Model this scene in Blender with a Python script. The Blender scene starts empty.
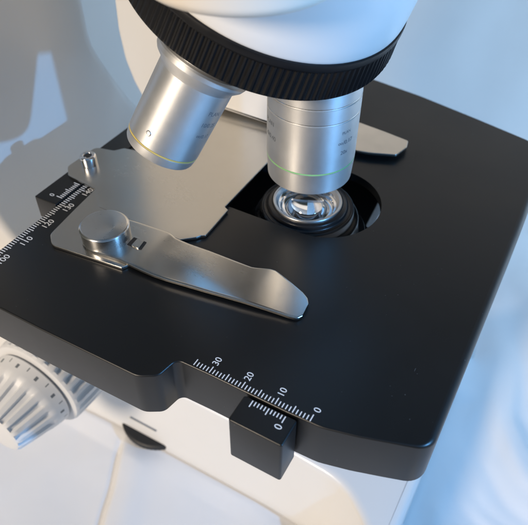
import bpy, bmesh, math, random
from mathutils import Vector, Matrix, noise
random.seed(7)
S = 0.001                                   # everything below is in millimetres
BASE = Vector((-90.0, 80.0, -145.0))        # foot of the microscope
scene = bpy.context.scene
col = scene.collection
PI = math.pi
Z0 = -145.0

# ------------------------------------------------------------------ materials
def nt(name):
    m = bpy.data.materials.new(name); m.use_nodes = True
    t = m.node_tree; b = t.nodes['Principled BSDF']
    return m, t, b
def N(t, typ, **kw):
    n = t.nodes.new(typ)
    for k, v in kw.items(): setattr(n, k, v)
    return n
def coords(t, scale):
    tc = N(t, 'ShaderNodeTexCoord'); mp = N(t, 'ShaderNodeMapping')
    mp.inputs['Scale'].default_value = (scale,)*3 if not hasattr(scale, '__len__') else scale
    t.links.new(tc.outputs['Object'], mp.inputs['Vector'])
    return mp.outputs['Vector']
def noise_node(t, vec, scale, detail=4, rough=.55):
    n = N(t, 'ShaderNodeTexNoise'); n.inputs['Scale'].default_value = scale
    n.inputs['Detail'].default_value = detail; n.inputs['Roughness'].default_value = rough
    t.links.new(vec, n.inputs['Vector']); return n
def ramp(t, src, p0, p1, c0, c1):
    r = N(t, 'ShaderNodeValToRGB'); e = r.color_ramp.elements
    e[0].position = p0; e[1].position = p1; e[0].color = c0; e[1].color = c1
    t.links.new(src, r.inputs[0]); return r.outputs[0]
def g(v): return (v, v, v, 1)
def bump(t, b, src, strength, dist):
    n = N(t, 'ShaderNodeBump'); n.inputs['Strength'].default_value = strength
    n.inputs['Distance'].default_value = dist
    t.links.new(src, n.inputs['Height']); t.links.new(n.outputs[0], b.inputs['Normal'])
def plain(name, c, rough, metal=0., spec=.5, rvar=0., nscale=60., bstr=0., bscale=900., bdist=.0001, coat=0., cvar=0.):
    m, t, b = nt(name)
    b.inputs['Base Color'].default_value = (*c, 1); b.inputs['Roughness'].default_value = rough
    b.inputs['Metallic'].default_value = metal; b.inputs['Specular IOR Level'].default_value = spec
    b.inputs['Coat Weight'].default_value = coat; b.inputs['Coat Roughness'].default_value = .12
    v = coords(t, 1.)
    if rvar:
        n = noise_node(t, v, nscale)
        o = ramp(t, n.outputs[0], .3, .7, g(rough-rvar), g(rough+rvar)); t.links.new(o, b.inputs['Roughness'])
    if cvar:
        n = noise_node(t, v, nscale*.6)
        o = ramp(t, n.outputs[0], .3, .7, (*[x*(1-cvar) for x in c], 1), (*[min(1, x*(1+cvar)) for x in c], 1)); t.links.new(o, b.inputs['Base Color'])
    if bstr:
        n = noise_node(t, v, bscale, 3); bump(t, b, n.outputs[0], bstr, bdist)
    return m
def black_stage():
    m, t, b = nt('satin_black_anodised')
    v = coords(t, 1.)
    vo = N(t, 'ShaderNodeTexVoronoi'); vo.inputs['Scale'].default_value = 300.; t.links.new(v, vo.inputs['Vector'])
    of = N(t, 'ShaderNodeVectorMath', operation='ADD'); of.inputs[1].default_value = (.031, .018, 0); t.links.new(v, of.inputs[0])
    n1 = noise_node(t, of.outputs[0], 38., 2)
    a = ramp(t, vo.outputs['Distance'], .03, .055, g(1), g(0))
    c = ramp(t, n1.outputs[0], .42, .60, g(0), g(1))
    mu = N(t, 'ShaderNodeMath', operation='MULTIPLY'); t.links.new(a, mu.inputs[0]); t.links.new(c, mu.inputs[1])
    # a few short lint hairs
    tc = N(t, 'ShaderNodeTexCoord'); mp = N(t, 'ShaderNodeMapping'); mp.inputs['Rotation'].default_value = (0, 0, .7); mp.inputs['Scale'].default_value = (520., 75., 75.)
    t.links.new(tc.outputs['Object'], mp.inputs['Vector'])
    v3 = N(t, 'ShaderNodeTexVoronoi'); v3.inputs['Scale'].default_value = 1.; t.links.new(mp.outputs[0], v3.inputs['Vector'])
    h = ramp(t, v3.outputs['Distance'], .035, .06, g(.7), g(0)); n5 = noise_node(t, v, 70., 2); hm = ramp(t, n5.outputs[0], .60, .64, g(0), g(1))
    mh = N(t, 'ShaderNodeMath', operation='MULTIPLY'); t.links.new(h, mh.inputs[0]); t.links.new(hm, mh.inputs[1])
    mm = N(t, 'ShaderNodeMath', operation='MAXIMUM'); t.links.new(mu.outputs[0], mm.inputs[0]); t.links.new(mh.outputs[0], mm.inputs[1]); mu = mm
    mx = N(t, 'ShaderNodeMixRGB'); mx.inputs[1].default_value = (.0045, .0050, .0055, 1); mx.inputs[2].default_value = (.075, .08, .085, 1)
    t.links.new(mu.outputs[0], mx.inputs[0]); t.links.new(mx.outputs[0], b.inputs['Base Color'])
    n2 = noise_node(t, v, 26., 6, .65)
    o = ramp(t, n2.outputs[0], .3, .75, g(.33), g(.41)); t.links.new(o, b.inputs['Roughness'])
    b.inputs['Specular IOR Level'].default_value = .52
    n4 = noise_node(t, v, 5200., 2); bump(t, b, n4.outputs[0], .10, .00004)
    return m
def steel():
    m, t, b = nt('satin_steel')
    b.inputs['Metallic'].default_value = 1.
    v = coords(t, 1.)
    n = noise_node(t, v, 70., 6, .7)
    o = ramp(t, n.outputs[0], .3, .75, (.535, .52, .49, 1), (.565, .55, .52, 1)); t.links.new(o, b.inputs['Base Color'])
    n2 = noise_node(t, v, 34., 5, .7)
    v2 = coords(t, (420., 4200., 420.)); n4 = noise_node(t, v2, 1., 3, .6)
    ad = N(t, 'ShaderNodeMath', operation='MULTIPLY_ADD'); ad.inputs[1].default_value = .35; t.links.new(n4.outputs[0], ad.inputs[0]); t.links.new(n2.outputs[0], ad.inputs[2])
    o = ramp(t, ad.outputs[0], .45, .90, g(.21), g(.29)); t.links.new(o, b.inputs['Roughness'])
    bump(t, b, n4.outputs[0], .018, .00003)
    return m
def barrel_metal():
    m, t, b = nt('satin_chrome_barrel')
    b.inputs['Metallic'].default_value = 1.
    v = coords(t, 1.)
    n = noise_node(t, v, 90., 5, .7)
    o = ramp(t, n.outputs[0], .3, .75, (.66, .655, .645, 1), (.74, .735, .725, 1)); t.links.new(o, b.inputs['Base Color'])
    o = ramp(t, n.outputs[0], .3, .7, g(.30), g(.37)); t.links.new(o, b.inputs['Roughness'])
    n3 = noise_node(t, v, 2400., 3); bump(t, b, n3.outputs[0], .22, .00004)
    return m
def turned(name='turned_satin_chrome', c=.72, r0=.46, r1=.52, mt=.86):
    m, t, b = nt(name)
    b.inputs['Metallic'].default_value = mt
    v = coords(t, 1.)
    n = noise_node(t, v, 90., 5, .7)
    o = ramp(t, n.outputs[0], .3, .75, (c*.95, c*.945, c*.93, 1), (c*1.05, c*1.045, c*1.03, 1)); t.links.new(o, b.inputs['Base Color'])
    o = ramp(t, n.outputs[0], .3, .7, g(r0), g(r1)); t.links.new(o, b.inputs['Roughness'])
    b.inputs['Anisotropic'].default_value = .6
    tn = N(t, 'ShaderNodeTangent', direction_type='UV_MAP', uv_map='turning'); t.links.new(tn.outputs[0], b.inputs['Tangent'])
    n3 = noise_node(t, v, 2400., 3); bump(t, b, n3.outputs[0], .15, .00004)
    return m
def cloth_mat():
    m, t, b = nt('white_cotton')
    v = coords(t, 1.)
    w1 = N(t, 'ShaderNodeTexWave'); w1.inputs['Scale'].default_value = 420.; w1.bands_direction = 'X'; w1.inputs['Distortion'].default_value = 1.5
    w2 = N(t, 'ShaderNodeTexWave'); w2.inputs['Scale'].default_value = 420.; w2.bands_direction = 'Y'; w2.inputs['Distortion'].default_value = 1.5
    t.links.new(v, w1.inputs['Vector']); t.links.new(v, w2.inputs['Vector'])
    ad = N(t, 'ShaderNodeMath', operation='ADD'); t.links.new(w1.outputs[1], ad.inputs[0]); t.links.new(w2.outputs[1], ad.inputs[1])
    bump(t, b, ad.outputs[0], .25, .00012)
    n = noise_node(t, v, 9., 5)
    o = ramp(t, n.outputs[0], .3, .7, (.76, .755, .75, 1), (.82, .815, .81, 1)); t.links.new(o, b.inputs['Base Color'])
    b.inputs['Roughness'].default_value = .9; b.inputs['Sheen Weight'].default_value = .15
    b.inputs['Specular IOR Level'].default_value = .15
    return m
M = dict(turned=turned(), turnedsteel=turned('turned_steel', .60, .26, .30, 1.),
    black=black_stage(), steel=steel(), barrel=barrel_metal(), cloth=cloth_mat(),
    rubber=plain('black_knurled_rubber', (.006, .006, .007), .42, spec=.34, rvar=.06, nscale=300., bstr=.15, bscale=3000., bdist=.00005),
    blackpaint=plain('black_lacquer', (.010, .010, .011), .3, rvar=.05),
    matteblack=plain('matte_black', (.012, .012, .013), .5, rvar=.05),
    white=plain('white_lacquer', (.80, .785, .755), .34, rvar=.04, nscale=40., bstr=.05, bscale=1500., bdist=.00005, coat=.25, cvar=.012),
    ink=plain('white_engraving', (.82, .83, .84), .55),
    darkink=plain('dark_engraving', (.27, .29, .32), .45, metal=.6),
    chrome=plain('polished_chrome', (.85, .85, .86), .06, metal=1.),
    edge=plain('bright_cut_edge', (.86, .85, .83), .18, metal=1.),
    yellow=plain('yellow_enamel', (.62, .50, .16), .35),
    green=plain('green_enamel', (.30, .62, .26), .35),
    cream=plain('cream_lacquer', (.78, .71, .61), .38, rvar=.04, bstr=.05, bscale=1500., bdist=.00005, cvar=.012),
    knob=plain('white_plastic', (.76, .765, .77), .42, rvar=.04, cvar=.012),
    greymark=plain('grey_marking', (.16, .18, .20), .6),
)
mg, tg, bg = nt('optical_glass')
bg.inputs['Base Color'].default_value = (.95, .97, 1, 1); bg.inputs['Roughness'].default_value = .01
bg.inputs['Transmission Weight'].default_value = 1.; bg.inputs['IOR'].default_value = 1.6
M['glass'] = mg

# ------------------------------------------------------------------ builders
def obj(name, bm, mat, parent=None, smooth=True, angle=35, label=None):
    me = bpy.data.meshes.new(name)
    bm.normal_update()
    bm.to_mesh(me); bm.free()
    o = bpy.data.objects.new(name, me); col.objects.link(o)
    off = BASE if parent is not None else Vector((0, 0, 0))
    for v in me.vertices: v.co = (v.co - off) * S
    mats = mat if isinstance(mat, (list, tuple)) else [mat]
    for x in mats: me.materials.append(x)
    if smooth:
        me.polygons.foreach_set('use_smooth', [True]*len(me.polygons))
        me.set_sharp_from_angle(angle=math.radians(angle))
    if parent is not None: o.parent = parent
    if label: o['label'] = label
    return o

def fillet_poly(pts, seg=6):
    """pts: (x, y, r): round every corner of a polygon by its own radius"""
    out = []; n = len(pts)
    for i in range(n):
        x, y, r = pts[i]; p = Vector((x, y)); a = Vector(pts[i-1][:2]) - p; b = Vector(pts[(i+1) % n][:2]) - p
        if r <= 0: out.append(p); continue
        la, lb = a.length, b.length; a.normalize(); b.normalize()
        ang = math.acos(max(-1, min(1, a.dot(b))))
        if ang > PI-.02: out.append(p); continue
        d = min(r/math.tan(ang/2), la*.48, lb*.48); r = d*math.tan(ang/2)
        c = p + (a+b).normalized()*(r/math.sin(ang/2))
        s = p + a*d - c; e = p + b*d - c
        a0 = math.atan2(s.y, s.x); a1 = math.atan2(e.y, e.x); da = (a1-a0+PI) % (2*PI) - PI
        k = max(2, int(seg*abs(da)/(PI/2))+1)
        for j in range(k+1):
            t = a0 + da*j/k; out.append(c + Vector((math.cos(t), math.sin(t)))*r)
    return out
def area2(p): return sum(p[i-1].x*p[i].y - p[i].x*p[i-1].y for i in range(len(p)))
def inset_dirs(p):
    n = len(p); sgn = 1 if area2(p) > 0 else -1; out = []
    for i in range(n):
        e0 = (p[i]-p[i-1]).normalized(); e1 = (p[(i+1) % n]-p[i]).normalized()
        n0 = Vector((-e0.y, e0.x))*sgn; n1 = Vector((-e1.y, e1.x))*sgn
        m = n0+n1
        if m.length < 1e-6: m = n0
        m.normalize(); out.append(m/max(.5, m.dot(n0)))
    return out
def slab(bm, pts, z0, z1, rtop=.5, rbot=.3, holes=(), seg=5, zfun=None, pocket=None, depth=4.):
    """extruded outline with rounded top and bottom rims; rtop may be a function of the point; holes: (points) cut right through"""
    if area2(pts) < 0: pts = pts[::-1]
    dirs = inset_dirs(pts); n = len(pts)
    rt = rtop if callable(rtop) else (lambda p: rtop)
    rings = []
    for k in range(seg+1):
        t = PI/2*k/seg
        rings.append([(p + d*rt(p)*(1-math.sin(t)), z1 - rt(p)*(1-math.cos(t))) for p, d in zip(pts, dirs)])
    for k in range(seg+1):
        t = PI/2*(1-k/seg)
        rings.append([(p + d*rbot*(1-math.sin(t)), z0 + rbot*(1-math.cos(t))) for p, d in zip(pts, dirs)])
    zf = zfun or (lambda x, y: 0.)
    V = [[bm.verts.new((q.x, q.y, z+zf(q.x, q.y))) for q, z in ring] for ring in rings]
    for a, b in zip(V, V[1:]):
        for i in range(n):
            j = (i+1) % n
            bm.faces.new((a[i], b[i], b[j], a[j]))
    for ring, z, up in ((rings[0], z1, True), (rings[-1], z0, False)):
        loops = [[q for q, _ in ring]] + ([list(h) for h in holes] if up or not pocket else [list(pocket)])
        es = []
        for L in loops:
            vs = [bm.verts.new((q.x, q.y, z+zf(q.x, q.y))) for q in L]
            es += [bm.edges.new((vs[i-1], vs[i])) for i in range(len(vs))]
        r = bmesh.ops.triangle_fill(bm, edges=es, use_beauty=True, normal=(0, 0, 1 if up else -1))
        fs = [f for f in r['geom'] if isinstance(f, bmesh.types.BMFace)]
        for f in fs:
            f.normal_update()
            if (f.normal.z > 0) != up: f.normal_flip()
    for h in holes:
        h = list(h)
        if area2(h) < 0: h = h[::-1]
        zb = z1-depth if pocket else z0
        a = [bm.verts.new((q.x, q.y, z1)) for q in h]; b = [bm.verts.new((q.x, q.y, zb)) for q in h]
        for i in range(len(h)):
            j = (i+1) % len(h); bm.faces.new((a[i], a[j], b[j], b[i]))
        if pocket:
            pk = list(pocket)
            if area2(pk) < 0: pk = pk[::-1]
            c = [bm.verts.new((q.x, q.y, zb)) for q in pk]; d = [bm.verts.new((q.x, q.y, z0)) for q in pk]
            for i in range(len(pk)):
                j = (i+1) % len(pk); bm.faces.new((c[i], c[j], d[j], d[i]))
            es = [bm.edges.get((x[i-1], x[i])) for x in (b, c) for i in range(len(x))]
            r = bmesh.ops.triangle_fill(bm, edges=es, use_beauty=True, normal=(0, 0, -1))
            for f in [f for f in r['geom'] if isinstance(f, bmesh.types.BMFace)]:
                f.normal_update()
                if f.normal.z > 0: f.normal_flip()
    return bm
def box(bm, x0, x1, y0, y1, z0, z1, r=.4, seg=3, rv=None):
    slab(bm, fillet_poly([(x0, y0, rv or r), (x1, y0, rv or r), (x1, y1, rv or r), (x0, y1, rv or r)], 4), z0, z1, r, r, seg=seg)
    return bm
def frame(axis, origin):
    z = Vector(axis).normalized(); x = Vector((1, 0, 0))
    if abs(z.x) > .9: x = Vector((0, 1, 0))
    x = (x - z*x.dot(z)).normalized(); y = z.cross(x)
    m = Matrix((x, y, z)).transposed().to_4x4(); m.translation = Vector(origin)
    return m
def lathe(bm, prof, mat4, n=96, rad=None, close=False, mats=None):
    """prof: list of (r, h) along the local z axis; rad(i, j, r) may modulate the radius"""
    V = []
    for j, (r, h) in enumerate(prof):
        if r < 1e-6: V.append([bm.verts.new(mat4 @ Vector((0, 0, h)))]); continue
        row = []
        for i in range(n):
            a = 2*PI*i/n; rr = rad(i, j, r) if rad else r
            row.append(bm.verts.new(mat4 @ Vector((rr*math.cos(a), rr*math.sin(a), h))))
        V.append(row)
    for k, (a, b) in enumerate(zip(V, V[1:])):
        for i in range(n):
            j = (i+1) % n
            if len(a) == 1 and len(b) == 1: continue
            if len(a) == 1: f = bm.faces.new((a[0], b[j], b[i]))
            elif len(b) == 1: f = bm.faces.new((a[i], a[j], b[0]))
            else: f = bm.faces.new((a[i], a[j], b[j], b[i]))
            if mats: f.material_index = mats[k]
    bmesh.ops.recalc_face_normals(bm, faces=bm.faces)
    return bm
def uv_axis(o, mat4):
    me = o.data; uv = me.uv_layers.new(name='turning'); inv = mat4.inverted()
    for p in me.polygons:
        cs = [inv @ (me.vertices[me.loops[l].vertex_index].co/S + BASE) for l in p.loop_indices]
        an = [math.atan2(c.y, c.x) for c in cs]
        for l, c, a in zip(p.loop_indices, cs, an):
            while a-an[0] > PI: a -= 2*PI
            while a-an[0] < -PI: a += 2*PI
            uv.data[l].uv = (c.z/60., a/(2*PI)+.5) if abs(cs[0].z-cs[2].z) > 1e-4 or len(cs) < 4 else (c.z/60.+math.hypot(c.x, c.y)/60., a/(2*PI)+.5)
def rounded(prof, r=.4, seg=3):
    """round the corners of a lathe profile"""
    out = [prof[0]]
    for i in range(1, len(prof)-1):
        p = Vector(prof[i]); a = Vector(prof[i-1])-p; b = Vector(prof[i+1])-p
        d = min(r, a.length*.45, b.length*.45); s = p+a.normalized()*d; e = p+b.normalized()*d
        for k in range(seg+1):
            t = k/seg; q = s*(1-t)**2 + p*2*t*(1-t) + e*t*t; out.append((q.x, q.y))
    out.append(prof[-1]); return out
def quad_strip(bm, x0, x1, y0, y1, z):
    vs = [bm.verts.new((x, y, z)) for x, y in ((x0, y0), (x1, y0), (x1, y1), (x0, y1))]
    bm.faces.new(vs)
def text_geo(s, size):
    cu = bpy.data.curves.new('lettering', 'FONT'); cu.body = s; cu.size = size; cu.align_x = 'CENTER'; cu.align_y = 'CENTER'
    cu.resolution_u = 4
    o = bpy.data.objects.new('lettering', cu); col.objects.link(o)
    dg = bpy.context.evaluated_depsgraph_get(); me = o.evaluated_get(dg).to_mesh()
    vs = [tuple(v.co) for v in me.vertices]; fs = [tuple(p.vertices) for p in me.polygons]
    o.evaluated_get(dg).to_mesh_clear(); bpy.data.objects.remove(o); bpy.data.curves.remove(cu)
    return vs, fs
def text_flat(bm, s, size, cx, cy, z, xdir, ydir, fat=0.):
    vs, fs = text_geo(s, size)
    if not vs: return
    xd, yd = Vector((*xdir, 0)), Vector((*ydir, 0))
    V = [bm.verts.new(Vector((cx, cy, z)) + xd*v[0] + yd*v[1]) for v in vs]
    for f in fs:
        try:
            fc = bm.faces.new([V[i] for i in f]); fc.normal_update()
            if fc.normal.z < 0: fc.normal_flip()
        except ValueError: pass
def text_cyl(bm, s, size, mat4, r, ang, h, flip=1):
    """lettering wrapped round a cylinder, standing upright when the local z axis points up"""
    vs, fs = text_geo(s, size)
    V = []
    for v in vs:
        a = ang + v[0]/r*flip
        V.append(bm.verts.new(mat4 @ Vector((r*math.cos(a), r*math.sin(a), h+v[1]*flip))))
    for f in fs:
        try: bm.faces.new([V[i] for i in f])
        except ValueError: pass
def P2(*a): return [Vector(p) for p in a]

# ------------------------------------------------------------------ the microscope
mic = bpy.data.objects.new('microscope', None); col.objects.link(mic)
mic.location = BASE*S; mic.empty_display_size = .02
mic['label'] = 'white laboratory microscope with black square stage, steel specimen holder and two silver objectives'
mic['category'] = 'microscope'

# ---- stage plate
T = 17.5
out = [(-114.8, 176, 4), (-114.8, -13.2, 9), (-80, -13.3, 0), (-46, -12.7, 5.5), (-41.2, -9.8, 3.2), (-40.0, -3.0, 2.4), (-30, -2.75, 0), (-6, -2.75, 0),
       (3.5, -2.4, 14), (12, -.3, 14), (20, 2.2, 14), (29.4, 5.3, 6), (29.4, 100, 0), (28.6, 152.5, 6), (18, 156.3, 20), (-2, 161.6, 60), (-30, 168.4, 60), (-60, 173.2, 60), (-90, 175.5, 30)]
pts = fillet_poly(out, 8)
def rtop(p):
    t = min(1, max(0, (p.x-22.)/7.)); t = t*t*(3-2*t)
    u = min(1, max(0, (p.y-5.)/7.)); 
    return .5 + 2.0*t*(.25+.75*u)
hole = []
for k in range(33):
    a = -PI/2 + PI*k/32; hole.append(Vector((-35.0+20.0*math.cos(a), 80.3+19.9*math.sin(a))))
hole += P2((-74, 100.2), (-84, 92), (-84, 68), (-74, 60.4))
bm = slab(bmesh.new(), pts, -T, 0, rtop, .5, holes=[hole], seg=7, pocket=fillet_poly([(-104, 24, 6), (14, 24, 6), (14, 146, 6), (-104, 146, 6)], 5), depth=3.2)
stage = obj('stage', bm, M['black'], mic, angle=28, label='black rectangular stage plate with a round-ended light opening and engraved scales')

ZE = .035
bm = bmesh.new()
for k in range(36):                                  # scale along the front edge, in millimetres
    L = 2.15 if k % 5 == 0 else 1.5
    quad_strip(bm, -k-.14, -k+.14, -2.22, -2.22+L, ZE)
for k in (0, 10, 20, 30): text_flat(bm, str(k), 2.75, -k+(.0 if k else .35), 1.95+(0 if k else -.35), ZE, (0, 1.02), (-1.0, 0))
obj('graduation', bm, M['ink'], stage, smooth=False, label='white millimetre scale 0 to 35 on the front edge of the stage')
bm = bmesh.new()
for k in range(88, 160):                             # scale along the left edge
    y = k-100+2.14; L = 2.7 if k % 10 == 0 else (2.3 if k % 5 == 0 else 1.8)
    quad_strip(bm, -114.35, -114.35+L, y-.16, y+.16, ZE)
    if k % 10 == 0: text_flat(bm, str(k), 3.15, -110.3, y, ZE, (0, 1.0), (-1, 0))
obj('graduation', bm, M['ink'], stage, smooth=False, label='white millimetre scale 100 to 140 on the side edge of the stage')

# ---- front vernier block
bm = box(bmesh.new(), -18.4, -2.9, -11.6, -3.25, -18.2, -.55, .45, 4, .7)
ver = obj('vernier_block', bm, M['black'], mic, label='black block with vernier lines on the front edge of the stage')
bm = bmesh.new()
for k in range(11):
    x = -6.05-.95*k; L = 2.1 if k in (0, 5, 10) else 1.35
    quad_strip(bm, x-.15, x+.15, -3.75-L, -3.75, -.55+ZE)
text_flat(bm, '0', 2.9, -6.2, -7.25, -.55+ZE, (0, 1), (-1, 0))
obj('vernier_scale', bm, M['ink'], ver, smooth=False)

# ---- slider of the specimen holder on the left edge, with its vernier
bm = box(bmesh.new(), -125, -115.15, 31, 118, -9, .25, .4, 3)
car = obj('vernier_slider', bm, M['black'], mic, label='black slider bar with vernier lines beside the side edge of the stage')
bm = bmesh.new()
for k in range(11):
    y = 34.9+.9*k; L = 2.6 if k in (0, 5, 10) else 1.7
    quad_strip(bm, -115.6-L, -115.6, y-.17, y+.17, .25+ZE)
text_flat(bm, '0', 2.7, -120.0, 34.6, .25+ZE, (0, 1), (-1, 0))
obj('vernier_scale', bm, M['ink'], car, smooth=False)

# ---- specimen holder: two layers of steel sheet, two clip fingers, thumb knob, screw
hp = [(-108.2, 43.9, .3), (-122.0, 45.3, 2.2), (-126.0, 49.5, 2.5), (-125.4, 64.5, 2.5), (-117.8, 66.2, 1.5), (-115.5, 69.5, 1.5), (-109.6, 70.6, 2),
      (-108.6, 146, 4), (-63.2, 146, 3), (-62.7, 58.2, .3), (-60.9, 57.4, .3), (-60.3, 42.4, .2), (-61.6, 41.6, .2), (-62.4, 40.2, .3), (-66.5, 36.5, .5), (-100, 36.5, .5)]
bm = slab(bmesh.new(), fillet_poly(hp, 5), .35, 1.35, .18, .12, seg=3)
bp_ = [(-108.4, 47, .5), (-106.6, 31.3, 0), (-104.8, 17.6, 3.4), (-100.8, 14.0, 3.0), (-74.6, 16.9, .3), (-73.0, 20, .3), (-73, 40, .3)]
holder = obj('specimen_holder', bm, M['steel'], mic, label='satin steel specimen holder plate with a stepped edge')
bm = slab(bmesh.new(), fillet_poly(bp_, 5), .12, 1.30, .18, .12, seg=3)
# (this lower leaf carries the knob and the clip; it sits 0.05 mm lower than the main plate)
obj('clip_base', bm, M['steel'], holder)

# near clip finger: a long leaf that bends down to the stage
def clip_z(x, y):
    s = max(0., min(1., (x+74)/9.)); s = s*s*(3-2*s)
    z = 1.0*(1-s) + .75*s                             # step down after the base leaf
    # the leaf is creased along a diagonal; its inner half slopes down on to the stage
    d = (y-28.6) + .17*(x+66)
    w = max(0., min(1., (x+70)/6.))
    z -= w*.058*max(0., d)
    z -= w*.02*max(0., x+34)                          # tip leans down
    return z
top_e = [(-91.5, 31.5), (-89, 34.6), (-85.9, 35.8), (-76, 36.7), (-71.4, 37.1), (-69.4, 36.7), (-67.7, 36.2), (-60.9, 36.5), (-54.9, 36.9), (-47, 37.1), (-39.6, 37.4), (-36.4, 38.8), (-34.4, 39.7), (-32.6, 39.9), (-30.2, 39.2), (-25.8, 37.7), (-21.2, 35.9), (-18.9, 34.4), (-17.7, 32.6)]
bot_e = [(-91.5, 19.5), (-89.5, 17.9), (-86.0, 17.7), (-79, 18.4), (-76.5, 18.6), (-70.5, 18.5), (-64.3, 18.6), (-61.9, 18.8), (-59.5, 19.0), (-53, 20.0), (-46, 21.0), (-40.5, 21.9), (-35.2, 22.7), (-31, 23.3), (-26.8, 23.9), (-23.2, 24.4), (-20.5, 24.7), (-18.0, 25.3), (-17.0, 27.0)]
def leaf(bm, te, be, zf, th, nc=26, sub=3):
    def res(e):
        o = []
        for i in range(len(e)-1):
            p0 = Vector(e[max(0, i-1)]); p1 = Vector(e[i]); p2 = Vector(e[i+1]); p3 = Vector(e[min(len(e)-1, i+2)])
            for k in range(sub):
                t = k/sub
                q = .5*((2*p1)+(p2-p0)*t+(2*p0-5*p1+4*p2-p3)*t*t+(3*p1-p0-3*p2+p3)*t**3)
                o.append(p1.lerp(p2, t)*.6 + q*.4)
        o.append(Vector(e[-1])); return o
    A, B = res(te), res(be); n = len(A)
    up, dn = [], []
    for a, b in zip(A, B):
        ru, rd = [], []
        for k in range(nc+1):
            t = k/nc; t = .5-.5*math.cos(PI*t)
            p = b.lerp(a, t); z = zf(p.x, p.y)
            rim = .22*max(0, 1-min(t, 1-t)*(a-b).length/.35)
            ru.append(bm.verts.new((p.x, p.y, z+th-rim+.35))); rd.append(bm.verts.new((p.x, p.y, z+.35)))
        up.append(ru); dn.append(rd)
    for i in range(n-1):
        for k in range(nc):
            bm.faces.new((up[i][k], up[i+1][k], up[i+1][k+1], up[i][k+1]))
            bm.faces.new((dn[i][k], dn[i][k+1], dn[i+1][k+1], dn[i+1][k]))
        bm.faces.new((up[i][0], dn[i][0], dn[i+1][0], up[i+1][0])); bm.faces.new((up[i][nc], up[i+1][nc], dn[i+1][nc], dn[i][nc]))
    for i in (0, n-1):
        for k in range(nc): bm.faces.new((up[i][k], up[i][k+1], dn[i][k+1], dn[i][k]))
    bmesh.ops.recalc_face_normals(bm, faces=bm.faces)
    return bm
bm = leaf(bmesh.new(), top_e, bot_e, clip_z, .95)
obj('clip_finger', bm, M['steel'], holder, angle=40, label='long spring clip finger with a rounded tip lying across the stage')

# far clip finger
fc = [(-66, 139, 1), (-43.6, 130.6, 0), (-31.6, 129.2, 0), (-21.4, 127.6, 1.2), (-20.4, 123.0, 1.0), (-22.0, 116.2, 1.2), (-31.2, 112.4, 8), (-37.5, 111.0, 6), (-60, 118, 2), (-68, 124, 2)]
bm = slab(bmesh.new(), fillet_poly(fc, 5), 1.5, 2.5, .2, .12, seg=3)
obj('clip_finger', bm, M['steel'], holder, label='short clip finger with a chamfered tip behind the objective')

# thumb knob, tab and screw
KC = (-87.6, 25.5)
bm = lathe(bmesh.new(), rounded([(0, 2.0), (7.95, 2.0), (7.95, 2.5), (7.95, 6.45), (7.4, 6.9), (0, 6.9)], .3), Matrix.Translation((*KC, 0)), 96)
kn = obj('clip_knob', bm, M['turnedsteel'], holder, angle=30, label='round steel thumb knob with a flat top'); uv_axis(kn, Matrix.Translation((*KC, 0)))
bm = lathe(bmesh.new(), [(7.50, 6.77), (7.98, 6.39), (7.99, 6.33), (7.55, 6.71)], Matrix.Translation((*KC, 0)), 96)
obj('chamfer', bm, M['edge'], kn)
bm = slab(bmesh.new(), fillet_poly([(-79.0, 25.3, .2), (-73.5, 25.5, .2), (-74.1, 29.3, .2), (-79.2, 29.2, .2)], 2), 2.35, 2.43, .02, .02, seg=1)
slot = obj('slot', bm, M['matteblack'], holder, label='dark slot beside the thumb knob')
bm = slab(bmesh.new(), fillet_poly([(-77.2, 25.3, .3), (-74.3, 25.4, .3), (-74.9, 29.0, .3), (-77.5, 28.8, .3)], 2), 2.2, 2.85, .12, .02, seg=2)
obj('latch_tab', bm, M['steel'], holder)
SC = (-119.9, 54.6)
bm = lathe(bmesh.new(), rounded([(0, 3.4), (1.5, 3.4), (1.55, 5.3), (2.6, 5.45), (3.05, 5.0), (3.05, 1.3), (0, 1.3)], .2), Matrix.Translation((*SC, 0)), 64)
scw = obj('screw', bm, M['chrome'], holder, angle=30)
bm = bmesh.new()
for k in range(6):
    a = 2*PI*k/6
bmh = [bm.verts.new((SC[0]+1.42*math.cos(2*PI*k/6), SC[1]+1.42*math.sin(2*PI*k/6), 5.2)) for k in range(6)]
bm.faces.new(bmh)
obj('hex_socket', bm, M['matteblack'], scw, smooth=False)

# ---- optics: the axes of the nosepiece
AX = Vector((-41.5, 79.8, 0))
P0 = AX + Vector((0, 0, 113.03))
n_ = Vector((.42566, -.11126, .89802)).normalized()
a2 = Vector((.36902, .33570, .86668)).normalized()
MN = frame(n_, P0); MO2 = frame(a2, P0); MO1 = Matrix.Translation(AX)

# knurled ring
NT = 132
def teeth(i, j, r):
    if j in (3, 4):
        return r + (.0, .55, .55, .0)[i % 4]
    return r
prof = [(30, -51.2), (43.1, -51.2), (43.9, -50.5), (43.5, -49.6), (42.0, -41.5), (42.5, -41.2), (42.7, -40.6), (42.55, -39.4), (42.3, -38.8), (41.7, -38.6), (30, -38.5)]
bm = lathe(bmesh.new(), prof, MN, NT*4, teeth)
ring = obj('nosepiece_ring', bm, M['rubber'], mic, angle=25, label='black ring with a ribbed grip around the revolving nosepiece')
bm = lathe(bmesh.new(), rounded([(0, -58.5), (20, -58), (33, -55.2), (40.5, -51.4), (40.5, -48), (0, -48)], .6), MN, 96)
obj('turret_plate', bm, M['blackpaint'], ring)
bm = lathe(bmesh.new(), rounded([(0, -39.5), (41.85, -39.5), (41.8, -36), (40.7, -26), (39.5, -12), (35, -4), (0, -3)], 2., 5), MN, 128)
house = obj('nosepiece_housing', bm, M['white'], mic, label='white rounded housing above the nosepiece ring')
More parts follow.
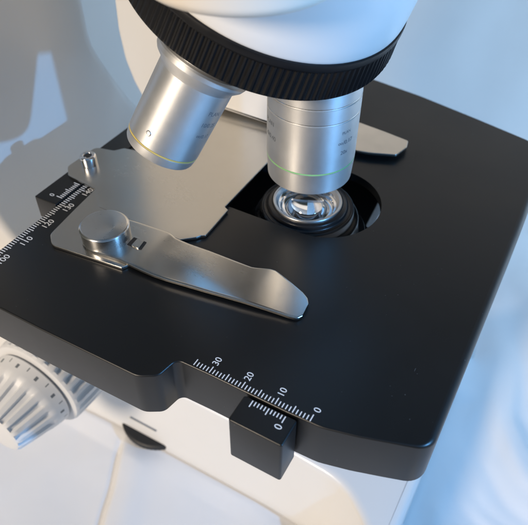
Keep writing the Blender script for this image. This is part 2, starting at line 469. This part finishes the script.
# front lower rim of the viewing head, above the nosepiece
bm = lathe(bmesh.new(), rounded([(0, 82.6), (23.0, 82.6), (25.0, 84.4), (25.6, 92), (26, 124), (0, 124)], 1.6, 5), Matrix.Translation((-48.6, 48.8, 0)), 128)
obj('viewing_head', bm, M['cream'], mic)

# objective over the opening
def objective(name, mat4, prof, label):
    bm = lathe(bmesh.new(), prof, mat4, 128)
    o = obj(name, bm, M['turned'], mic, angle=22, label=label); uv_axis(o, mat4); return o
o1 = objective('objective', MO1, [(0, 14.2), (6.0, 14.0), (10.5, 12.2), (13.2, 11.2), (13.9, 11.1), (14.25, 11.5), (14.72, 18.6), (14.76, 18.9), (14.5, 19.0), (14.5, 19.55), (14.78, 19.65), (14.82, 36.6), (14.55, 36.75), (14.55, 37.0), (14.82, 37.25), (14.82, 41.9), (14.5, 42.05), (14.5, 42.3), (14.78, 42.55), (14.7, 52), (14.4, 62), (0, 62)],
               'upright silver objective with a green ring over the stage opening')
bm = lathe(bmesh.new(), [(14.52, 19.05), (14.74, 19.12), (14.74, 19.45), (14.52, 19.52)], MO1, 128)
obj('colour_ring', bm, M['green'], o1, label='thin green ring')
for h in (36.98, 42.28):
    bm = lathe(bmesh.new(), [(14.60, h-.02), (14.86, h+.24), (14.87, h+.34), (14.84, h+.42)], MO1, 128)
    obj('bright_edge', bm, M['edge'], o1)
bm = lathe(bmesh.new(), [(0, 12.1), (2.5, 12.4), (4.6, 13.2), (6.1, 14.3)], MO1, 48)
obj('front_lens', bm, M['glass'], o1)
bm = bmesh.new()
r1 = 14.86
aL = math.radians(-130); aR = math.radians(-20)
text_cyl(bm, 'PLAN', 2.3, MO1, r1, aL, 33.2); text_cyl(bm, '20/0.40', 2.3, MO1, r1, aL+.03, 28.4)
text_cyl(bm, 'PLAN', 1.5, MO1, r1, aR, 33.2); text_cyl(bm, '\u221e/0.17', 2.1, MO1, r1, aR, 29.6); text_cyl(bm, '20x', 2.0, MO1, r1, aR-.02, 26.0)
obj('engraving', bm, M['darkink'], o1, smooth=False)

# tilted objective
o2 = objective('objective', MO2, [(0, -96.5), (5, -96.8), (9.2, -98.6), (10.4, -99.3), (10.95, -99.2), (11.25, -98.6), (11.56, -96.3), (11.4, -96.2), (11.4, -95.6), (11.62, -95.5), (11.64, -72.4), (11.9, -71.8), (12.3, -71.2), (13.9, -69.6), (14.4, -68.6), (14.5, -67.2), (14.2, -66.6), (13.2, -66.2), (12.5, -60), (12.5, -45), (0, -45)],
               'tilted silver objective with a yellow ring left of the upright one')
bm = lathe(bmesh.new(), [(11.42, -96.15), (11.58, -96.1), (11.58, -95.7), (11.42, -95.65)], MO2, 128)
obj('colour_ring', bm, M['yellow'], o2, label='thin yellow ring')
bm = lathe(bmesh.new(), [(0, -98.3), (2.2, -98.1), (4.2, -97.3), (5.2, -96.9)], MO2, 48)
obj('front_lens', bm, M['glass'], o2)
def ang_of(mat4, p):                              # angle about an axis of the side that faces a world direction
    d = mat4.to_3x3().inverted() @ Vector(p); return math.atan2(d.y, d.x)
bm = bmesh.new()
r2 = 11.66; aw = ang_of(MO2, (-.10, -.98, 0)); ae = ang_of(MO2, (.96, -.15, 0))
text_cyl(bm, 'PLAN', 2.0, MO2, r2, ae, -78); text_cyl(bm, '10/0.25', 2.0, MO2, r2, ae, -82); text_cyl(bm, '\u221e/0.17', 1.8, MO2, r2, ae, -86)
obj('engraving', bm, M['darkink'], o2, smooth=False)
# small set screw hole
dn = MO2.to_3x3() @ Vector((math.cos(aw), math.sin(aw), 0)); c0 = MO2 @ Vector((0, 0, -91.5))
bm = lathe(bmesh.new(), [(0, 11.50), (.62, 11.52), (.62, 11.72), (.82, 11.74), (.95, 11.6)], frame(dn, c0), 24, mats=[1, 1, 0, 0])
obj('set_screw', bm, [M['barrel'], M['matteblack']], o2, angle=20)

# ---- condenser under the opening
MC = Matrix.Translation((-41.5, 80.2, 0))
bm = lathe(bmesh.new(), rounded([(11.2, -5.0), (12.9, -2.6), (14.2, -3.0), (14.6, -4.6), (15.6, -4.9), (16.2, -4.4), (16.9, -4.9), (17.1, -8), (18.2, -8.2), (18.9, -8.8), (19.3, -14), (22, -14.5), (22, -60), (0, -60)], .25), MC, 128)
cond = obj('condenser', bm, M['blackpaint'], mic, angle=25, label='black stepped condenser below the stage opening')
bm = lathe(bmesh.new(), rounded([(10.6, -3.6), (11.5, -2.2), (12.35, -2.1), (12.6, -2.9), (12.6, -5)], .2), MC, 128)
obj('lens_ring', bm, M['barrel'], cond)
bm = lathe(bmesh.new(), rounded([(11.2, -2.9), (10.5, -4.2), (9.6, -4.6), (9.2, -5.8), (8.0, -6.2), (7.4, -5.6), (6.6, -6.4), (6.0, -8.0), (0, -8.6)], .3), MC, 96)
obj('reflector_cone', bm, M['chrome'], cond, angle=60)
bm = lathe(bmesh.new(), [(7.1, -6.0)] + [(7.1*math.cos(t), -6.0+5.2*math.sin(t)) for t in [PI/2*k/14 for k in range(1, 14)]] + [(0, -.8)] , MC, 64)
lathe(bm, [(7.1, -6.0), (0, -6.2)], MC, 64)
obj('lens', bm, M['glass'], cond, angle=60)

bm = slab(bmesh.new(), fillet_poly([(-100, 40, 4), (-14, 40, 4), (-14, 95.8, 1), (-23.4, 96.5, 1), (-25.0, 116, 2), (-25, 124, 4), (-100, 124, 4)], 5), -30, -19, .6, .6, seg=3)
obj('condenser_carrier', bm, M['matteblack'], mic)
# ---- stand: arm (slender, curved front), carrier, base
def smooth_curve(pts, sub=8):
    o = []
    for i in range(len(pts)-1):
        p0 = Vector(pts[max(0, i-1)]); p1 = Vector(pts[i]); p2 = Vector(pts[i+1]); p3 = Vector(pts[min(len(pts)-1, i+2)])
        for k in range(sub):
            t = k/sub; o.append(.5*((2*p1)+(p2-p0)*t+(2*p0-5*p1+4*p2-p3)*t*t+(3*p1-p0-3*p2+p3)*t**3))
    o.append(Vector(pts[-1])); return o
def arm():
    bm = bmesh.new(); rings = []
    for q in smooth_curve([(63, -108), (53, -82), (45.5, -57), (40, -37.5), (36.5, -20), (35, 0), (34, 60), (34, 160)]):
        z = q.y; y0 = q.x; y1 = 116.5 + 33*max(0, min(1.6, (15-z)/60.))**1.2; xf = -166.5
        sec = fillet_poly([(xf, y0, 4.), (xf, y1, 7.), (-246, y1, 20), (-246, y0, 20)], 8)
        rings.append([bm.verts.new((p.x, p.y, z)) for p in sec])
    for a, b in zip(rings, rings[1:]):
        for i in range(len(a)):
            j = (i+1) % len(a); bm.faces.new((a[i], a[j], b[j], b[i]))
    bm.faces.new(rings[0]); bm.faces.new(rings[-1])
    bmesh.ops.recalc_face_normals(bm, faces=bm.faces)
    return bm
obj('stand_arm', arm(), M['white'], mic, angle=50)
# lower column that carries the focus drive
bm = slab(bmesh.new(), fillet_poly([(-262, 31, 12), (-100, 31, 9), (-100, 128, 12), (-262, 128, 12)], 8), -106, -66, 6, .5, seg=8)
obj('focus_housing', bm, M['white'], mic)
# base, flared at its front end
def basebody():
    o = [(-262, 34, 10), (-120, 41, 0), (-30, 41.5, 30), (-4, 40, 30), (4, 37, 25), (14, 29, 25), (23, 16, 15), (25.5, 3, 6), (27.9, 0, 4), (27.9, 160, 8), (22, 146, 15), (-6, 122, 30), (-40, 119, 20), (-262, 126, 10)]
    p = fillet_poly(o, 8); c = Vector((-100, 80)); bm = bmesh.new()
    if area2(p) < 0: p = p[::-1]
    d = inset_dirs(p); rings = []
    prof = [(4.2, -104.4), (2.6, -104.55), (1.2, -105.1), (.35, -106.0), (0, -107.4), (-2.2, -114), (-9.0, -138), (-9.8, -142), (-9.2, -144)]
    for ins, z in prof: rings.append([bm.verts.new((q.x+e.x*(ins if ins > 0 else ins*min(1, abs(e.y))**4)*(1 if e.x > -.5 or ins > 0 else 0), q.y+e.y*ins, z)) for q, e in zip(p, d)])
    for a, b in zip(rings, rings[1:]):
        for i in range(len(a)):
            j = (i+1) % len(a); bm.faces.new((a[i], b[i], b[j], a[j]))
    for ring_, up in ((rings[0], 1), (rings[-1], -1)):
        es = [bm.edges.get((ring_[i-1], ring_[i])) for i in range(len(ring_))]
        bmesh.ops.triangle_fill(bm, edges=es, use_beauty=True, normal=(0, 0, up))
    bmesh.ops.recalc_face_normals(bm, faces=bm.faces)
    return bm
base = obj('base', basebody(), M['white'], mic, angle=40)
# brightness wheel in the side of the base
bm = lathe(bmesh.new(), rounded([(0, -142.5), (19, -142.5), (20, -141.8), (20, -139.5), (19, -138.8), (0, -138.8)], .4), Matrix.Translation((-99.5, 46.5, 0)), 120, lambda i, j, r: r*(1+.008*(i % 2)) if 18 < r else r)
wheel = obj('brightness_wheel', bm, M['matteblack'], mic, label='black brightness thumbwheel set in the foot of the base')
bm = box(bmesh.new(), -108, -92, 33.0, 38.25, -132.4, -132.0, .2, 2)
obj('slot', bm, M['greymark'], base)

# ---- focus knobs on the side of the stand
def knob(name, c, prof, n, fl, mat, mat4=None, label=None):
    m4 = frame((0, -1, 0), c)
    bm = lathe(bmesh.new(), prof, m4, n, fl)
    return obj(name, bm, mat, mic, angle=42, label=label), m4
KX, KZ = -127.5, -84.5
NF = 17
def flute(i, j, r):
    if 5 <= j <= 12:
        ph = (i % 16)/16.; d = 0.5-0.5*math.cos(2*PI*ph); d = min(1, max(0, d-.38)/.3); d = d*d*(3-2*d)
        w = (0.0, .55, .9, 1., 1., 1., 1., 1.)[j-5]
        return r - 1.5*d*w
    return r
kp = [(0, 0), (18.6, 0), (18.9, .5), (18.7, 1.2), (18.1, 5.2), (17.6, 7.2), (17.2, 8.2), (16.8, 9.4), (16.2, 12), (15.4, 15), (14.6, 18), (13.9, 20.5), (13.6, 21.6), (12.6, 22.6), (11, 23), (0, 23)]
fk, mk = knob('focus_knob', (KX, 4.5, KZ), kp, NF*16, flute, M['knob'], label='small white fluted fine focus knob with a graduated collar')
bm = bmesh.new()
for k in range(48):
    if k % 2: continue
    a = 2*PI*k/48; w = .034 if k % 4 == 0 else .012; h1 = 4.0 if k % 4 == 0 else 3.0
    vs = []
    for da, h in ((-w, 2.2 if w > .03 else 1.2), (w, 2.2 if w > .03 else 1.2), (w, h1), (-w, h1)):
        r = 18.66-(h-1.2)*.15+.06; vs.append(bm.verts.new(mk @ Vector((r*math.cos(a+da), r*math.sin(a+da), h))))
    bm.faces.new(vs)
obj('graduation', bm, M['greymark'], fk, smooth=False)
def flute2(i, j, r):
    if 3 <= j <= 8:
        ph = (i % 12)/12.; d = max(0, 0.5-0.5*math.cos(2*PI*ph)-.3)/.7
        return r - 1.8*d*(.0, 1, 1, 1, 1, .0)[j-3]
    return r
kp2 = [(0, 0), (21.5, 0), (22.5, .6), (22.6, 2.5), (22.6, 4), (22.5, 9), (22.3, 14), (22.2, 16.5), (22.0, 18.5), (21.4, 19.6), (20, 20), (0, 20)]
ck, _ = knob('coarse_knob', (KX, 25.5, KZ), kp2, 26*12, flute2, M['knob'], label='larger white ribbed coarse focus knob behind the fine one')
bm = lathe(bmesh.new(), rounded([(0, 0), (15.5, 0), (15.5, 7), (0, 7)], .5), frame((0, -1, 0), (KX, 31.5, KZ)), 64)
obj('knob_collar', bm, M['white'], mic)
# nosepiece carrier between the arm and the turret
def carrier():
    o = [(-146.3, 120, 3), (-146.3, 40, 0), (-146.9, 26, 20), (-145.6, 13, 20), (-142.4, 3.5, 12), (-139.4, -2, 6), (-136.5, -6.5, 2), (-128.5, -4, 3), (-127.2, 3.2, 2), (-112, 3.2, 4), (-66, 2.2, 1), (-66, 120, 3)]  # right end extended so the holder plate has a pale face to reflect
    p = fillet_poly(o, 8); bm = bmesh.new()
    slab(bm, p, -135, -110, 2.0, 1.0, seg=5)
    bmesh.ops.transform(bm, verts=bm.verts, matrix=Matrix(((1, 0, 0, 0), (0, 0, -1, 0), (0, 1, 0, 0), (0, 0, 0, 1))))
    bmesh.ops.recalc_face_normals(bm, faces=bm.faces); return bm
bm = box(bmesh.new(), -330, -205, 96, 236, -144, 170, 14, 6)
obj('rear_shade_block', bm, M['white'], mic)  # added box, gives the shaded grey-blue tone beyond the arm
obj('nosepiece_carrier', carrier(), M['white'], mic, angle=50)

# ------------------------------------------------------------------ the cloth under and behind
def cloth_h(x, y):
    v = Vector((x, y, 0))
    z = Z0 + 3.0*noise.noise(v*.006) + 1.0*noise.noise(v*.02+Vector((5, 3, 0)))
    z += 3.2*noise.noise(Vector((x*.016+y*.010, y*.012-x*.006, 3.3))) + .6*noise.noise(v*.035+Vector((2, 8, 1))) + .12*noise.noise(v*.11+Vector((7, 2, 3)))
    # soft diagonal folds to the right of the base
    w = min(1, max(0, (x-31)/30.))
    wob = 1.5*noise.noise(v*.011+Vector((9, 1, 4))) + .4*noise.noise(v*.03)
    u = x*.68 + y*.73 + 16*wob
    z += w*(3.4*math.sin(u*.105+.4) + 1.5*math.sin(u*.19+1.4+.01*(x-y)) + .7*abs(math.sin(u*.27+2*wob)))
    # doubled edge of the sheet, lower left
    e = x + 113.9 + (y-34)*.48 + 1.6*noise.noise(Vector((y*.05, 0, 2)))
    near = max(0, min(1, (70-y)/20.))
    s = 1/(1+math.exp(-max(-30, min(30, e*1.3))))
    z += near*(2.4*s - 2.4 - 2.2*math.exp(-((e+.8)/1.5)**2) + 1.6*math.exp(-((e-10)/9.)**2))
    # far end rises as a backdrop
    t = max(0, (y-300)/160.)
    z += 190*(t*t/(1+t)) if t > 0 else 0
    if y > 200: z += 5*min(1, (y-200)/150.)*math.sin(x*.019+y*.012+2*noise.noise(v*.004))
    # flat where the foot of the microscope stands
    k = max(0, min(1, (max(abs(x+117)-148, abs(y-80)-50))/9.))
    return min(z, Z0 + 14) * k + (Z0-1.2)*(1-k) if y < 300 else z
bm = bmesh.new(); xs = [-620+6*i for i in range(int(1240/6)+1)]; ys = [-260+6*i for i in range(int(1150/6)+1)]
# finer spacing near the visible foreground
xs = sorted(set(xs + [-160+2*i for i in range(155)])); ys = sorted(set(ys + [-80+2*i for i in range(120)] + [-40+i for i in range(86)])); xs = sorted(set(xs + [-140+i for i in range(66)]))
G = [[bm.verts.new((x, y, cloth_h(x, y))) for y in ys] for x in xs]
for i in range(len(xs)-1):
    for j in range(len(ys)-1): bm.faces.new((G[i][j], G[i+1][j], G[i+1][j+1], G[i][j+1]))
cl = obj('cloth', bm, M['cloth'], None, angle=180)
cl['label'] = 'white cotton cloth spread in soft folds under and behind the microscope'
cl['category'] = 'cloth'
bm = bmesh.new(); box(bm, -700, 700, -400, 1000, Z0-40, Z0-14, 1.)
tb = obj('table', bm, plain('pale_laminate', (.5, .48, .45), .5, rvar=.05), None); tb['kind'] = 'structure'

# ------------------------------------------------------------------ light
def lamp(name, pos, tgt, size, power, color):
    l = bpy.data.lights.new(name, 'AREA'); l.shape = 'DISK'; l.size = size*S; l.energy = power; l.color = color
    o = bpy.data.objects.new(name, l); col.objects.link(o); o.location = Vector(pos)*S
    o.rotation_euler = (Vector(pos)-Vector(tgt)).to_track_quat('Z', 'Y').to_euler()
    return o
lamp('window_light', (206, 15, 101), (-110, 50, 0), 6, .64, (.17, .49, 1.0))
lamp('room_light', (-245, -690, 400), (-60, 40, -40), 170, 6.7, (1.0, .84, .67))
lamp('backdrop_fill', (300, 330, 200), (200, 730, -85), 260, 2.5, (.52, .75, 1.0))  # added fill lamp out of view, brightens the rear of the cloth
w = bpy.data.worlds.new('World'); scene.world = w; w.use_nodes = True
t = w.node_tree; bgn = t.nodes['Background']
tc = N(t, 'ShaderNodeTexCoord')
def lobe(d, lo, hi):
    vm = N(t, 'ShaderNodeVectorMath', operation='DOT_PRODUCT'); vm.inputs[1].default_value = d
    t.links.new(tc.outputs['Generated'], vm.inputs[0])
    mr = N(t, 'ShaderNodeMapRange', interpolation_type='SMOOTHSTEP'); mr.inputs[1].default_value = lo; mr.inputs[2].default_value = hi
    t.links.new(vm.outputs['Value'], mr.inputs[0]); return mr.outputs[0]
def mul(a, b):
    n = N(t, 'ShaderNodeMath', operation='MULTIPLY'); t.links.new(a, n.inputs[0]); t.links.new(b, n.inputs[1]); return n.outputs[0]
def add(cur, fac, c):
    n = N(t, 'ShaderNodeMixRGB', blend_type='ADD'); t.links.new(fac, n.inputs[0]); n.inputs[2].default_value = (*c, 1)
    if isinstance(cur, tuple): n.inputs[1].default_value = (*cur, 1)
    else: t.links.new(cur, n.inputs[1])
    return n.outputs[0]
c = (.030, .040, .040)
c = add(c, mul(mul(lobe((-.40, .917, 0), .42, .74), lobe((0, 0, -1), -.645, -.57)), lobe((0, 0, 1), .18, .34)), (.95, .86, .77))
c = add(c, lobe((.35, -.40, .85), .45, .98), (.08, .14, .24))
c = add(c, lobe((.95, .0, .3), .6, .95), (.05, .11, .20))
c = add(c, lobe((-.6, -.75, .2), .4, .95), (.09, .08, .065))
t.links.new(c, bgn.inputs['Color']); bgn.inputs['Strength'].default_value = 1.0

# ------------------------------------------------------------------ camera
cd = bpy.data.cameras.new('camera'); cam = bpy.data.objects.new('camera', cd); col.objects.link(cam)
R = Matrix(((0.8717056586, 0.4899739923, 0.0073980767), (0.3444960491, -0.6020114384, -0.7203504010), (-0.3484992350, 0.6304821290, -0.6935708819)))
rot = Matrix((R[0], -R[1], -R[2])).transposed()
cam.matrix_world = Matrix.Translation(Vector((30.6304, -82.2456, 136.6702))*S) @ rot.to_4x4()
cd.sensor_width = 36.; cd.lens = 622.8/528*36.; cd.clip_start = .01; cd.clip_end = 20.
cd.dof.use_dof = True; cd.dof.focus_distance = .185; cd.dof.aperture_fstop = 22.
scene.camera = cam
scene.view_settings.view_transform = 'Standard'; scene.view_settings.look = 'None'
scene.view_settings.exposure = 0; scene.view_settings.gamma = 1
scene.render.resolution_x = 1024; scene.render.resolution_y = 1018
